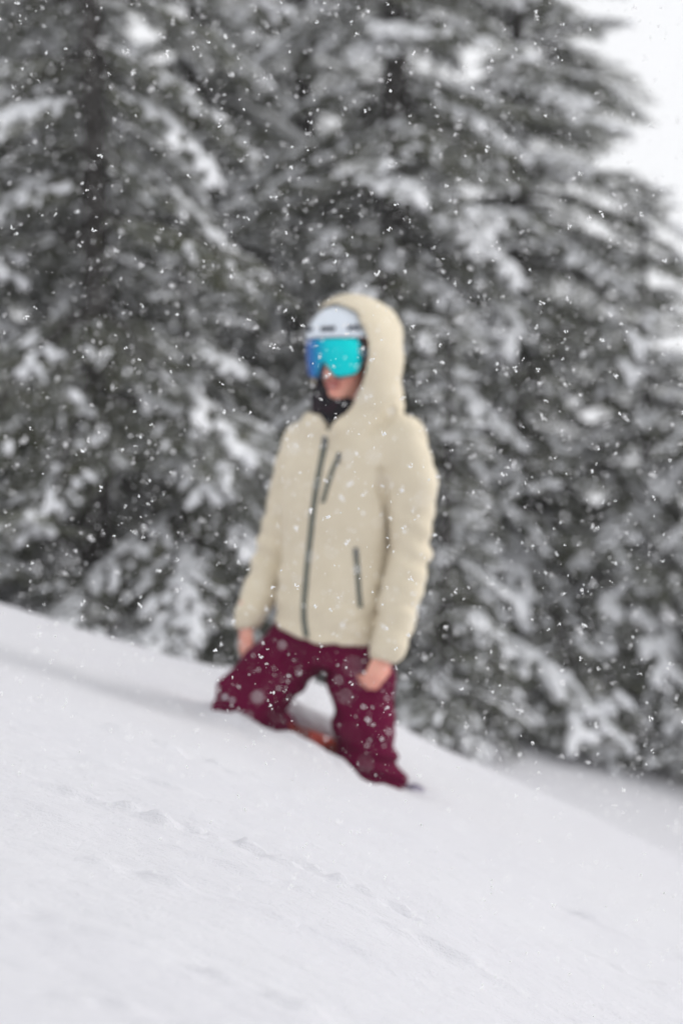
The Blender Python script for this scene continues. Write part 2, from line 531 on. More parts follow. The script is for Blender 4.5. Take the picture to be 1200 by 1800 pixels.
def make_bough(L, seed, snow_amt):
    r = np.random.default_rng(seed)
    Vs, Fq, nv = [], [], 0
    segs = []                                     # (p, q, needle length)

    def curve(t):
        t = np.asarray(t)
        return np.stack([L * t, L * 0.06 * np.sin(t * 3 + seed) * t, L * (0.13 * t - 0.36 * t ** 2.0)], -1)

    def add(pts, rs, n):
        nonlocal nv
        v, f = tube_mesh(pts, rs, n)
        Vs.append(v); Fq.append(f + nv); nv += len(v)

    tt = np.linspace(0, 1, 9)
    add(curve(tt), np.linspace(0.016 * L + 0.004, 0.003, 9), 5)
    ns = int(14 + 11 * L)
    snow_lines = []
    for i in range(ns):
        t = 0.14 + 0.84 * (i + r.random() * 0.6) / ns
        sd = 1 if i % 2 else -1
        p0 = curve(t); tg = curve(min(t + 0.01, 1.0)) - curve(t - 0.01); tg /= np.linalg.norm(tg)
        ang = radians(r.uniform(38, 66)) * sd
        ca, sa = cos(ang), sin(ang)
        d = np.array((tg[0] * ca, sa, tg[2] * ca + r.uniform(-0.10, 0.10)))
        sl = L * 0.46 * (1 - t) ** 0.75 * (0.45 + 0.55 * min(1, t / 0.3)) * r.uniform(0.7, 1.15) + 0.05
        u = np.linspace(0, 1, 5)[:, None]
        pts = p0 + d * u * sl + np.array((0.10 * sl, 0, -0.22 * sl)) * u ** 2
        add(pts, np.linspace(0.005 + 0.003 * sl, 0.002, 5), 3)
        for k in range(4): segs.append((pts[k], pts[k + 1], 0.024))
        nt_ = int(sl / 0.045)
        for k in range(nt_):
            w = (k + 0.7) / (nt_ + 0.5)
            q0 = p0 + d * w * sl + np.array((0.10 * sl, 0, -0.22 * sl)) * w ** 2
            for s2 in (1, -1):
                if r.random() < 0.15: continue
                a2 = radians(r.uniform(35, 60)) * s2
                dd = np.array((d[0] * cos(a2) - d[1] * sin(a2), d[0] * sin(a2) + d[1] * cos(a2), d[2] - 0.15 + r.uniform(-0.2, 0.15)))
                tl = sl * 0.36 * (1 - w) ** 0.6 * r.uniform(0.6, 1.1) + 0.03
                segs.append((q0, q0 + dd * tl, 0.022))
        f = lambda w: p0 + d * w * sl + np.array((0.10 * sl, 0, -0.22 * sl)) * w ** 2
        for _ in range(2 + int(sl > 0.2) + int(sl > 0.4)):          # short pillows caught on the twigs
            if r.random() < 0.20 + 0.60 * snow_amt:
                a0 = r.uniform(0.05, 0.85); a1 = a0 + r.uniform(0.03, 0.16) / sl
                snow_lines.append((f(a0), f((a0 + a1) / 2), f(min(a1, 1.05)), r.uniform(0.3, 1.0)))
    for k in range(4, 8): segs.append((curve(tt[k]), curve(tt[k + 1]), 0.025))
    # needles
    A = np.array([s[0] for s in segs]); B = np.array([s[1] for s in segs]); NL = np.array([s[2] for s in segs])
    ln = np.linalg.norm(B - A, axis=1)
    cnt = np.maximum((ln * 190).astype(int), 4)
    idx = np.repeat(np.arange(len(segs)), cnt)
    u = r.random(len(idx))[:, None]
    base = A[idx] + (B - A)[idx] * u
    ax = ((B - A) / (ln[:, None] + 1e-9))[idx]
    rv = r.normal(size=(len(idx), 3)); rv[:, 2] *= 0.75
    rv -= ax * (rv * ax).sum(1)[:, None]; rv /= np.linalg.norm(rv, axis=1)[:, None] + 1e-9
    dr = rv * 0.8 + ax * 0.6; dr /= np.linalg.norm(dr, axis=1)[:, None]
    nl = NL[idx] * r.uniform(0.7, 1.15, len(idx))
    sd = np.cross(dr, r.normal(size=(len(idx), 3))); sd /= np.linalg.norm(sd, axis=1)[:, None] + 1e-9
    wv = sd * 0.0026
    nvs = np.stack([base - wv, base + wv, base + dr * nl[:, None]], 1).reshape(-1, 3)
    Ft = np.arange(len(nvs)).reshape(-1, 3) + nv
    V = np.concatenate(Vs + [nvs]); Fw = np.concatenate(Fq)
    me = mesh_from('bough', V, [Fw, Ft], False, [M['bark'], M['needles']],
                   np.concatenate([np.zeros(len(Fw), int), np.ones(len(Ft), int)]))
    # snow lying on it
    hh = 0.010 * max(L, 0.8)
    G = Grid((-0.05, -0.62 * L - 0.1, -0.50 * L), (L * 1.15, 0.62 * L + 0.1, 0.16 * L + 0.12), hh)
    sc = 0.021 * max(L, 0.75) * (0.7 + 0.5 * snow_amt)
    up = np.array((0, 0, 0.014))
    for k in range(1, 8):
        if r.random() < 0.10 + 0.65 * snow_amt:
            ra = sc * r.uniform(0.8, 1.9)
            G.cap(curve(tt[k]) + up, curve(tt[k + 1]) + up, ra, ra * 0.85, 0.02, zs=1.35)
    for p, m_, q, w in snow_lines:
        G.cap(p + up, m_ + up, sc * w, sc * w * 1.1, 0.02, zs=1.35)
        G.cap(m_ + up, q + up, sc * w * 1.1, sc * w * 0.6, 0.02, zs=1.35)
    of = seed * 3.7
    G.displace(lambda x, y, z: 0.012 * vnoise(x * 18 + of, y * 18, z * 18) + 0.008 * vnoise(x * 42 + of, y * 42, z * 42))
    v, q = G.nets()
    ms_ = mesh_from('snow_load', v, q, True, [M['snowload']])
    return L, me, ms_


BOUGHS_L = [make_bough(1.4, s, a) for s, a in ((11, 0.75), (12, 0.28), (13, 0.10), (14, 0.5), (15, 0.18), (16, 0.0))]
BOUGHS_S = [make_bough(0.7, s, a) for s, a in ((21, 0.65), (22, 0.2), (23, 0.4), (24, 0.05))]


def spruce(px, d, H, rad, label, seed, z0=0.25, snow=0.0, dens=1.0, trunk_r=None, open_front=0.0):
    r = np.random.default_rng(seed)
    x = (px - 600) / FPX * d
    base = np.array((x, d, float(ground_z(x, d)) - 0.05))
    t = empty('spruce_tree', base)
    tag(t, label, 'tree', 'snow covered conifers behind the person')
    tr = trunk_r or 0.014 * H + 0.01
    n = 16
    zz = np.linspace(-0.3, H, n)
    wob = np.stack([0.02 * np.sin(zz * 1.3 + seed), 0.02 * np.cos(zz * 1.1 + seed * 2), zz], -1)
    wob[0, :2] = wob[1, :2]
    rs = tr * np.clip(1 - zz / H, 0, 1.0) ** 0.85 + 0.006
    rs[0] *= 1.35; rs[1] *= 1.15
    v, f = tube_mesh(wob, rs, 10)
    link('trunk', mesh_from('trunk', v, f, True, [M['bark']]), t)
    at = lambda z: np.array((np.interp(z, zz, wob[:, 0]), np.interp(z, zz, wob[:, 1]), z))
    # inner crown: short twigs all along the trunk and the leader on top
    Vs, Fs, nv = [], [], 0
    ntw = int(H * 22)
    NB, ND = [], []
    for k in range(ntw):
        z = r.uniform(z0 * 0.6, H * 0.99)
        th = r.uniform(0, 2 * pi)
        ln = r.uniform(0.12, 0.4) * min(1, 0.15 + (1 - z / H) * 1.6)
        dr = np.array((cos(th), sin(th), r.uniform(-0.4, 0.3) + 0.8 * (z / H > 0.93)))
        p = at(z)
        v, f = tube_mesh(np.array([p, p + dr * ln * 0.55, p + dr * ln + (0, 0, -0.06 * ln)]), (0.005, 0.004, 0.0015), 3)
        Vs.append(v); Fs.append(f + nv); nv += len(v)
        m = int(ln * 150)
        u = r.random((m, 1))
        NB.append(p + dr * ln * (0.15 + 0.85 * u)); ND.append(dr + r.normal(size=(m, 3)) * 0.9)
    NB = np.concatenate(NB); ND = np.concatenate(ND); ND /= np.linalg.norm(ND, axis=1)[:, None]
    sd = np.cross(ND, r.normal(size=ND.shape)); sd /= np.linalg.norm(sd, axis=1)[:, None] + 1e-9
    nvs = np.stack([NB - sd * 0.0026, NB + sd * 0.0026, NB + ND * 0.026], 1).reshape(-1, 3)
    Fw = np.concatenate(Fs); Ft = np.arange(len(nvs)).reshape(-1, 3) + nv
    link('crown', mesh_from('crown', np.concatenate(Vs + [nvs]), [Fw, Ft], False, [M['bark'], M['needles']],
                            np.concatenate([np.zeros(len(Fw), int), np.ones(len(Ft), int)])), t)
    # boughs, whorl by whorl
    z = z0
    ph = r.uniform(0, 6)
    while z < H * 0.975:
        f = 1 - z / H
        nb = max(3, int(round((6.2 if f > 0.25 else 4.5) * dens)))
        for k in range(nb):
            zz_ = z + r.uniform(-0.14, 0.14)
            yaw = ph + (k + r.uniform(-0.35, 0.35)) / nb * 2 * pi
            if r.random() < 0.07 or (sin(yaw) < -0.55 and z > 0.9 and r.random() < open_front): continue
            ln = max(0.2, rad * f ** 0.8 * r.uniform(0.5, 1.15))
            pool = BOUGHS_L if ln > 0.62 else BOUGHS_S
            w = [0.25 + (1 if (q % 3 == 0) else 0.35) * (1 + snow) if snow > 0 else 1 for q in range(len(pool))]
            bi = int(r.choice(len(pool), p=np.array(w) / sum(w)))
            L0, mb, msn = pool[bi]
            s = ln / L0
            pitch = radians(-26 * f + 24 * (1 - f) ** 2 + r.uniform(-14, 14))
            at_ = at(max(zz_, 0.1))
            tx, ty = base[0] + at_[0] + ln * cos(yaw), base[1] + at_[1] + ln * sin(yaw)
            room = base[2] + at_[2] - float(ground_z(tx, ty)) - 0.04       # keep the tips out of the snow
            pitch = max(pitch, math.asin(float(np.clip(0.25 - room / ln, -1, 0.95))))
            o = link('bough', mb, t, at_)
            o.rotation_euler = (r.uniform(-0.25, 0.25), -pitch, yaw)
            o.scale = (s, s * r.uniform(0.85, 1.15), s * r.uniform(0.85, 1.2))
            link('snow_load', msn, o)['kind'] = 'stuff'
        ph += 2.4
        z += (0.11 + 0.16 * f) * r.uniform(0.8, 1.2) / max(0.75, dens)
    return t


TREES = [
    (165, 11.6, 7.2, 1.45, 'tall snowy conifer with a bare dark trunk, left of the person', 31, 0.35, 0.0, 0.95, 0.075, 0.75),
    (-150, 12.4, 7.0, 1.5, 'snowy conifer cut off by the left edge of the picture', 32, 0.3, 0.0, 1.1),
    (345, 14.2, 7.5, 1.25, 'grey snowy conifer between the bare trunk and the person, farther back', 33, 0.3, 0.0, 1.15),
    (690, 13.0, 7.0, 1.4, 'tall snowy conifer directly behind the hood of the person', 34, 0.3, 0.0, 1.15),
    (905, 14.0, 6.0, 1.9, 'snowy conifer with drooping boughs against the white sky, right of the hood', 35, 0.9, 0.0, 1.15),
    (785, 11.9, 2.2, 0.66, 'small greenish young conifer close behind the left arm of the person', 36, 0.3, 0.5, 1.1),
    (1130, 13.6, 3.35, 1.05, 'low dark conifer standing at the right on the shaded snow', 37, 0.15, 0.0, 1.15),
    (1330, 13.2, 3.6, 1.15, 'pale faded conifer cut off by the right edge of the picture', 38, 0.7, 0.0, 1.0),
    (330, 11.6, 2.5, 0.9, 'short snow laden conifer left of the jacket, low behind the crest', 39, 0.15, 0.7, 1.1),
    (90, 15.2, 7.5, 1.5, 'far dark conifer behind the bare dark trunk on the left', 40, 0.3, 0.0, 1.1),
    (525, 15.2, 8.0, 1.25, 'dim grey conifer deep behind the helmet of the person', 41, 0.3, 0.0, 1.1),
]
for a in TREES:
    spruce(*a)


# ------------------------------------------------------------------ the person
BASE = P(600, 1400, 0.0)
person = empty('person', BASE)
tag(person, 'person in cream hooded jacket, burgundy pants, white helmet and teal goggles standing in the snow', 'person')


def rows(yaw, pitch=0.0):
    """rows: left, forward, up of a body turned by yaw to the viewer's left"""
    f = np.array((-sin(yaw) * cos(pitch), -cos(yaw) * cos(pitch), sin(pitch)))
    l = np.array((cos(yaw), -sin(yaw), 0.0))
    return np.array((l, f, np.cross(f, l) * -1 if np.cross(f, l)[2] < 0 else np.cross(f, l)))


RB = rows(radians(24))
RH = rows(radians(29), radians(-4))
HC = P(607, 622)


def hp(l, f, u):
    return HC + RH[0] * l + RH[1] * f + RH[2] * u


def part(name, V, Q, m, parent=person, smooth=True):
    """mesh given in world coordinates -> child of the person (or of one of the parts, which sit at its origin)"""
    mats = m if isinstance(m, (list, tuple)) else [m]
    return link(name, mesh_from(name, np.asarray(V) - BASE, Q, smooth, mats), parent)


# joints
SHL, ELL_, WRL = P(716, 785, -0.06), P(722, 965, -0.08), P(681, 1138, -0.17)
SHR, ELR, WRR = P(522, 785, 0.10), P(480, 985, 0.13), P(437, 1088, 0.04)
HIPL, KNL, ANL = P(622, 1120, -0.05), P(640, 1240, -0.07), P(650, 1345, 0.0)
HIPR, KNR, ANR = P(530, 1120, 0.06), P(425, 1222, -0.12), P(500, 1310, 0.12)


def torso(levels):
    L = sorted(levels, key=lambda q: -q[0])
    zs = np.array([(900 - q[0]) / FPX * D0 for q in L])
    o = np.argsort(zs)
    zs = zs[o]
    xs = np.array([(q[1] - 600) / FPX * D0 for q in L])[o]
    aa = np.array([q[2] for q in L])[o]; bb = np.array([q[3] for q in L])[o]
    ys = np.array([D0 + q[4] for q in L])[o]

    def f(X, Y, Z):
        z = Z[0, 0]
        cx, cy, a, b = (np.interp(z, zs, q)[None, None, :] for q in (xs, ys, aa, bb))
        u = (X - cx) * RB[0, 0] + (Y - cy) * RB[0, 1]
        v = (X - cx) * RB[1, 0] + (Y - cy) * RB[1, 1]
        d = ((np.abs(u / a) ** 2.3 + np.abs(v / b) ** 2.3) ** (1 / 2.3) - 1) * np.minimum(a, b)
        return np.maximum(d, np.maximum(Z - zs[-1], zs[0] - Z))
    return f


# --- body: one continuous surface (face, neck, trunk, arms, hands, legs)
def hand(G, wrist, dirv, backv, sidev, thumb_side, curl, s=1.0):
    """dirv: towards the fingers, backv: back of the hand, sidev: towards the thumb"""
    d = dirv / np.linalg.norm(dirv)
    b = backv - d * (backv @ d); b /= np.linalg.norm(b)
    t = np.cross(d, b) * thumb_side
    palm = wrist + d * 0.055 * s
    G.cap(wrist - d * 0.05, wrist + d * 0.01, 0.026 * s, 0.027 * s, 0.02)
    G.ell(palm, (0.046 * s, 0.040 * s, 0.017 * s), (d, t, b), 0.015)
    for off, ln, c in ((0.030, 0.072, 0.9), (0.010, 0.082, 1.0), (-0.010, 0.077, 1.08), (-0.029, 0.060, 1.18)):
        p = wrist + d * (0.088 - abs(off - 0.01) * 0.18) * s + t * off * s
        r0 = 0.0098 * s
        pts = [p - d * 0.02 * s, p]
        ang = 0.0
        for fr, bend in ((0.45, 0.55), (0.32, 0.85), (0.23, 0.5)):
            ang += bend * curl * c
            dd = d * cos(ang) - b * sin(ang)
            pts.append(pts[-1] + dd * ln * fr * s)
        G.chain(pts, [r0 * 1.05, r0 * 1.05, r0, r0 * 0.93, r0 * 0.8], 0.004)
    p = wrist + d * 0.028 * s + t * 0.030 * s - b * 0.006 * s
    d1 = d * 0.72 + t * 0.62 - b * 0.3; d1 /= np.linalg.norm(d1)
    d2 = d * 0.95 + t * 0.12 - b * 0.4; d2 /= np.linalg.norm(d2)
    G.chain([p - d1 * 0.012 * s, p + d1 * 0.036 * s, p + d1 * 0.036 * s + d2 * 0.034 * s], [0.014 * s, 0.0115 * s, 0.009 * s], 0.008)


G = Grid(P(330, 1460, 0) - (0, 0.50, 0), P(800, 505, 0) + (0, 0.45, 0), 0.0055)
G.fn(torso([(745, 622, .10, .07, .02), (770, 612, .165, .09, .02), (800, 605, .175, .105, .02), (880, 597, .165, .11, .02), (960, 592, .15, .10, .02),
            (1040, 580, .145, .10, .01), (1110, 570, .15, .11, 0), (1165, 570, .14, .105, 0)]), P(430, 1180) - (0, .3, 0), P(760, 730) + (0, .3, 0))
G.chain([SHL, ELL_, WRL], [.050, .038, .028], .02)
G.chain([SHR + (.03, 0, 0), ELR, WRR], [.045, .036, .028], .02)
G.chain([HIPL, KNL, ANL, ANL + (0, 0, -.05)], [.085, .060, .045, .045], .03)
G.chain([HIPR, KNR, ANR, ANR + (0, 0, -.05)], [.085, .060, .045, .045], .03)
G.cap(P(612, 760, 0.03), hp(0, -0.01, -0.08), .056, .054, .03)
G.ell(hp(0, -0.005, 0.035), (.080, .100, .112), RH, .02)                 # skull
G.ell(hp(0, 0.030, -0.060), (.064, .066, .075), RH, .03)                 # cheeks and jaw
G.ell(hp(0, 0.066, -0.128), (.028, .024, .022), RH, .03)                 # chin
G.cap(hp(0, 0.092, -0.005), hp(0, 0.121, -0.060), .011, .016, .012)      # nose
for sgn in (-1, 1):
    G.ell(hp(.012 * sgn, 0.106, -0.064), (.011, .012, .010), RH, .008)   # nostrils
    G.ell(hp(.034 * sgn, 0.092, 0.004), (.018, .014, .012), RH, .010, 'sub')   # eye sockets
    G.ell(hp(.034 * sgn, 0.076, 0.004), (.014, .014, .013), RH, .004)    # eyeballs under the lids
    G.ell(hp(.083 * sgn, -0.012, -0.02), (.010, .020, .033), RH, .006)   # ears
G.cap(hp(-.022, 0.092, -0.091), hp(.022, 0.092, -0.091), .0075, .0075, .006)
G.cap(hp(-.018, 0.092, -0.105), hp(.018, 0.092, -0.105), .0085, .0085, .006)
G.cap(hp(-.024, 0.104, -0.098), hp(.024, 0.104, -0.098), .0028, .0028, .003, 'sub')
hand(G, WRL + (-0.012, -0.01, -0.018), np.array((-0.36, -0.10, -0.93)), np.array((0.55, -0.80, -0.1)), None, -1, 0.85, 0.95)
hand(G, WRR + (-0.008, -0.01, -0.012), np.array((0.02, -0.12, -0.99)), np.array((-0.85, -0.45, 0.0)), None, 1, 0.65, 1.05)
v, q = G.nets()
v = relax(v, q, 1, 0.35)
body = part('body', v, q, M['skin'])
# lips, a shade deeper than the skin
G = Grid(hp(0, .09, -.1) - .06, hp(0, .09, -.1) + .06, 0.0022)
G.cap(hp(-.021, 0.0935, -0.0905), hp(.021, 0.0935, -0.0905), .0072, .0072)
G.cap(hp(-.017, 0.0940, -0.1052), hp(.017, 0.0940, -0.1052), .0082, .0082)
v, q = G.nets()
M['lips'] = mat('lips', (0.42, 0.12, 0.11), 0.45, noise=(40, (0.5, 0.16, 0.14), 0.4, 0.7))
part('lips', v, q, M['lips'], body)

# --- neck gaiter
G = Grid(P(500, 800) - (0, .25, 0), P(720, 610) + (0, .3, 0), 0.005)
G.chain([P(600, 775, .01), P(592, 735, .0), P(588, 708, .03)], [.095, .080, .074], .02)
G.cap(P(588, 708, .03), hp(-.02, -.01, -.05), .074, .080, .02)
G.ell(hp(-.055, .0, -.085), (.030, .055, .060), RH, .03)
G.ell(hp(0, .055, -.075), (.057, .072, .062), RH, .012, 'sub')
G.displace(lambda x, y, z: 0.004 * vnoise(x * 30, y * 30, z * 60))
v, q = G.nets()
part('neck_gaiter', v, q, M['gaiter'])

# --- helmet
HR = (.131, .145, .142)
HHC = hp(0, -.004, .028)
G = Grid(HHC - .19, HHC + .19, 0.0035)
G.ell(HHC, HR, RH)
G.ell(HHC, tuple(a - .016 for a in HR), RH, 0.0, 'sub')
def below(X, Y, Z):                      # rim: high over the brow, low over the ears
    l, f, u = ((X - HC[0]) * RH[i, 0] + (Y - HC[1]) * RH[i, 1] + (Z - HC[2]) * RH[i, 2] for i in range(3))
    rim = 0.052 - 0.11 * sstep(0.055, -0.03, f)
    return (u - rim) * 0.6
G.fn(below, HHC - .2, HHC + .2, 0.004, 'sub')
for a, w in ((0.06, .023), (0.78, .020), (-0.66, .018)):      # vent slots
    c = HHC + RH[0] * HR[0] * sin(a) * .93 + RH[1] * HR[1] * cos(a) * .93 + RH[2] * .055
    ax0 = RH[0] * cos(a) - RH[1] * sin(a); ax1 = RH[0] * sin(a) + RH[1] * cos(a)
    G.boxr(c, (w, .03, .0045), (ax0, ax1, RH[2]), .002, 0.0, 'sub')
# raised band over the brow
v, q = G.nets()
v = relax(v, q, 2, 0.4)
helmet = part('helmet', v, q, M['helmet'])
for a, w in ((0.06, .023), (0.78, .020), (-0.66, .018)):
    g2 = Grid(HHC - .17, HHC + .17, 0.004)
    c = HHC + RH[0] * HR[0] * sin(a) * .905 + RH[1] * HR[1] * cos(a) * .905 + RH[2] * .055
    ax0 = RH[0] * cos(a) - RH[1] * sin(a); ax1 = RH[0] * sin(a) + RH[1] * cos(a)
    g2.boxr(c, (w + .001, .006, .006), (ax0, ax1, RH[2]), .002)
    v, q = g2.nets()
    part('vent', v, q, M['dark'], helmet)

# --- goggles
GC = hp(0, 0.028, 0.0)
GR = 0.119


def gog(th, u, r=GR):
    """th: angle round the head (+ = person's left), u: height above the goggles' middle"""
    rr = r - 1.1 * u * u - 0.010 * (th / 1.2) ** 4
    return GC + RH[0] * rr * sin(th) + RH[1] * rr * cos(th) + RH[2] * u


def lens_edges(th, grow=0.0):
    top = 0.050 - 0.004 * (th / 1.2) ** 2 - 0.022 * sstep(0.95, 1.28, abs(th)) + grow
    bot = -0.076 + 0.018 * (th / 1.2) ** 2 + 0.052 * np.exp(-(th / 0.20) ** 2) + 0.030 * sstep(0.85, 1.28, abs(th)) - grow
    return top, bot


def shell(r0, r1, grow, thmax, nth=60, nu=18):
    """a closed curved plate between radius r0 and r1"""
    Vs, uvs = [], []
    for r in (r0, r1):
        for i in range(nth + 1):
            th = -thmax + 2 * thmax * i / nth
            t_, b_ = lens_edges(th, grow)
            for j in range(nu + 1):
                Vs.append(gog(th, b_ + (t_ - b_) * j / nu, r)); uvs.append((i / nth, j / nu))
    n = (nth + 1) * (nu + 1)
    I = np.arange(n).reshape(nth + 1, nu + 1)
    q1 = np.stack([I[:-1, :-1], I[1:, :-1], I[1:, 1:], I[:-1, 1:]], -1).reshape(-1, 4)
    rim = np.concatenate([I[:, 0], I[-1, 1:], I[-2::-1, -1], I[0, -2:0:-1]])
    rim2 = np.roll(rim, -1)
    qs = np.stack([rim, rim + n, rim2 + n, rim2], -1)
    return np.array(Vs), np.concatenate([q1[:, ::-1] + n, q1, qs]), np.array(uvs)


gv, gq, _ = shell(GR - .002, GR - .034, 0.006, 1.36)
goggles = part('goggles', gv, gq, M['frame'])
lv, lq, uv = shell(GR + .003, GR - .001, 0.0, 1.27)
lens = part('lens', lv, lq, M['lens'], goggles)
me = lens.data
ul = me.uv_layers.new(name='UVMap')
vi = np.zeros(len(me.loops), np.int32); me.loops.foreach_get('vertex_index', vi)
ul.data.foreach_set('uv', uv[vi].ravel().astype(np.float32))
# strap over the helmet
sv = []
N = 40
for i in range(N + 1):
    th = 1.15 + (2 * pi - 2.3) * i / N
    for u in (-.020, .020):
        for e_ in (.003, .008):
            ww = np.interp(min(th, 2 * pi - th), (1.15, 1.7, pi), (0, 1, 1))
            th_ = th if th < pi else th - 2 * pi
            c = (1 - ww) * gog(th_ if abs(th_) < 1.8 else 1.8, u * .8 - .008, GR - .004 + e_ - .006) + ww * (HHC + RH[0] * (HR[0] + e_ - .001) * sin(th) + RH[1] * (HR[1] + e_ - .001) * cos(th) + RH[2] * (u - .01))
            sv.append(c)
sq = []
for i in range(N):
    a, b_ = i * 4, i * 4 + 4
    for p_, q_ in ((0, 1), (1, 3), (3, 2), (2, 0)):
        sq.append((a + p_, a + q_, b_ + q_, b_ + p_))
sq += [(0, 2, 3, 1), (N * 4, N * 4 + 1, N * 4 + 3, N * 4 + 2)]
part('strap', sv, np.array(sq), M['strap'], goggles)

# --- jacket with hood
GJ = G = Grid(P(385, 1175, 0) - (0, 0.45, 0), P(800, 500, 0) + (0, 0.42, 0), 0.0065)
tors = torso([(728, 640, .10, .095, .02), (748, 628, .165, .115, .02), (775, 614, .195, .128, .02), (820, 604, .200, .140, .02), (880, 598, .192, .142, .02),
              (960, 592, .182, .138, .02), (1040, 584, .182, .142, .01), (1100, 577, .186, .150, 0), (1150, 577, .186, .150, 0)])
G.fn(tors, P(420, 1170) - (0, .4, 0), P(790, 715) + (0, .4, 0))
G.chain([P(706, 772, -.05), P(722, 850, -.07), ELL_, P(702, 1060, -.13), WRL + (.004, 0, -.002)], [.082, .088, .066, .067, .056], .030, rest=.006)
G.chain([P(535, 780, .08), P(508, 870, .11), ELR, P(455, 1050, .08), WRR], [.075, .070, .062, .058, .048], .030, rest=.008)
G.cap(WRL + (.004, 0, .015), WRL + (-.010, -.006, -.016), .057, .051, .012)                 # cuffs
G.cap(WRR + (.004, 0, .015), WRR + (-.004, -.006, -.010), .050, .045, .010)
# hood
HO = hp(.012, -.028, .012)
RHO = RH
G.ell(HO, (.158, .172, .184), RHO, .02)
G.ell(P(664, 582, .07), (.075, .075, .075), None, .05)
G.chain([hp(.035, -.045, -.06), P(652, 705, .02), P(640, 752, .02)], [.125, .108, .13], .05)
G.chain([P(585, 748, -.075), P(555, 748, -.02)], [.050, .050], .04)                        # collar
# hollow: helmet, face opening, neck
G.ell(HHC, tuple(a + .010 for a in HR), RH, .01, 'sub')
def opening(X, Y, Z):
    l, f, u = ((X - HC[0]) * RH[i, 0] + (Y - HC[1]) * RH[i, 1] + (Z - HC[2]) * RH[i, 2] for i in range(3))
    u0 = u + 0.02
    up = np.clip(u0, 0, None)
    hw = np.where(u0 > 0, 0.126 * np.sqrt(np.clip(1 - (up / 0.195) ** 2, 0, 1)), np.interp(u, (-.27, -.255, -.20, -.14, -.08, -.02), (-.02, .0, .034, .072, .108, .126)))
    d = (np.abs(l) - hw) * 0.8
    fr = 0.030 + 0.05 * sstep(0.05, 0.17, u)         # hood comes farther forward over the brow
    return np.maximum(d, (fr - f))
G.fn(opening, HC - .4, HC + .4, .016, 'sub')
G.chain([P(600, 760, .0), P(588, 720, .0), hp(0, 0, -.08)], [.05, .085, .10], .01, 'sub')
# hem
hx = np.array([(p - 600) / FPX * D0 for p in (440, 480, 530, 565, 600, 640, 680)])
hz = np.array([(900 - p) / FPX * D0 for p in (1080, 1094, 1117, 1127, 1132, 1134, 1133)])
def hem(X, Y, Z):
    inb = np.sqrt(((X - P(566, 0)[0]) / .205) ** 2 + ((Y - D0) / .26) ** 2) - 1
    return np.maximum(Z - np.interp(X[:, 0, 0], hx, hz)[:, None, None], inb * .2)
# only the trunk is cut, the left sleeve hangs lower in front of it
sl, Xb, Yb, Zb = G.box(P(400, 1175) - (0, .45, 0), P(760, 1070) + (0, .42, 0))
arm = np.full(G.A[sl].shape, 1.0, np.float32)
for a_, b_, r1, r2 in ((P(702, 1060, -.13), WRL + (.004, 0, -.002), .067, .056), (WRL + (.004, 0, .015), WRL + (-.010, -.006, -.016), .057, .051),
                       (P(455, 1050, .08), WRR, .058, .048), (WRR + (.004, 0, .015), WRR + (-.004, -.006, -.010), .050, .045)):
    bv = b_ - a_; dx, dy, dz = Xb - a_[0], Yb - a_[1], Zb - a_[2]
    t_ = np.clip((dx * bv[0] + dy * bv[1] + dz * bv[2]) / (bv @ bv), 0, 1)
    arm = np.minimum(arm, np.sqrt((dx - t_ * bv[0]) ** 2 + (dy - t_ * bv[1]) ** 2 + (dz - t_ * bv[2]) ** 2) - (r1 + (r2 - r1) * t_))
hd = np.interp(Xb[:, 0, 0], hx, hz)[:, None, None] - Zb
G.A[sl] = np.where(hd > -0.02, np.minimum(np.maximum(G.A[sl], hd), arm), G.A[sl])
for W, dv in ((WRL + (-.008, -.005, -.014), np.array((-.3, -.1, -.9))), (WRR + (-.004, -.006, -.010), np.array((0, -.1, -1)))):
    dv = dv / np.linalg.norm(dv)
    Rr = np.array((np.cross(dv, (0, 1, 0)), (0, 1, 0), dv)); 
    G.boxr(W + dv * .115, (.10, .10, .065), (np.cross(dv, (0, 1, 0)) / np.linalg.norm(np.cross(dv, (0, 1, 0))), np.cross(dv, np.cross(dv, (0, 1, 0))) / np.linalg.norm(np.cross(dv, (0, 1, 0))), dv), 0, .006, 'sub')
    G.cap(W - dv * .02, W + dv * .09, .033, .033, .004, 'sub')
def folds(x, y, z):
    r = 0.0035 * vnoise(x * 9, y * 9, z * 13) + 0.0012 * vnoise(x * 20, y * 20, z * 34)
    # cross folds on the sleeves near the elbows and cuffs
    sl_ = sstep(.17, .21, x) + sstep(-.185, -.23, x)
    s2 = np.sin(z * 95 + 3.0 * vnoise(x * 8, y * 8, z * 5) + x * 40)
    r = r + 0.006 * s2 * sl_ * (np.exp(-((z + .12) / .10) ** 2) + 0.7 * np.exp(-((z + .40) / .07) ** 2))
    # soft drag lines across the trunk above the hem and below the hood
    r = r + 0.0035 * np.sin(z * 55 + x * 22 + 2.5 * vnoise(x * 6, y * 6, z * 6)) * sstep(-.20, -.36, z)
    # sharper creases where the cloth buckles: inside the elbows, over the hem, under the hood
    rg = np.clip(1 - 2.2 * np.abs(vnoise(x * 6 + z * 3, y * 6, z * 15 - x * 6)), 0, 1) ** 2
    cf = sstep(.05, .13, np.sqrt((x - WRL[0]) ** 2 + (y - WRL[1]) ** 2 + (z - WRL[2]) ** 2)) * sstep(.05, .13, np.sqrt((x - WRR[0]) ** 2 + (y - WRR[1]) ** 2 + (z - WRR[2]) ** 2))
    r = (r + 0.006 * rg * (0.25 + sl_ + sstep(-.25, -.38, z)) - .002) * (0.15 + 0.85 * cf)
    hh_ = z - np.interp(x, hx, hz)
    r = r + .004 * np.exp(-((hh_ - .032) / .006) ** 2) * (1 - np.clip(sl_, 0, 1))
    return r
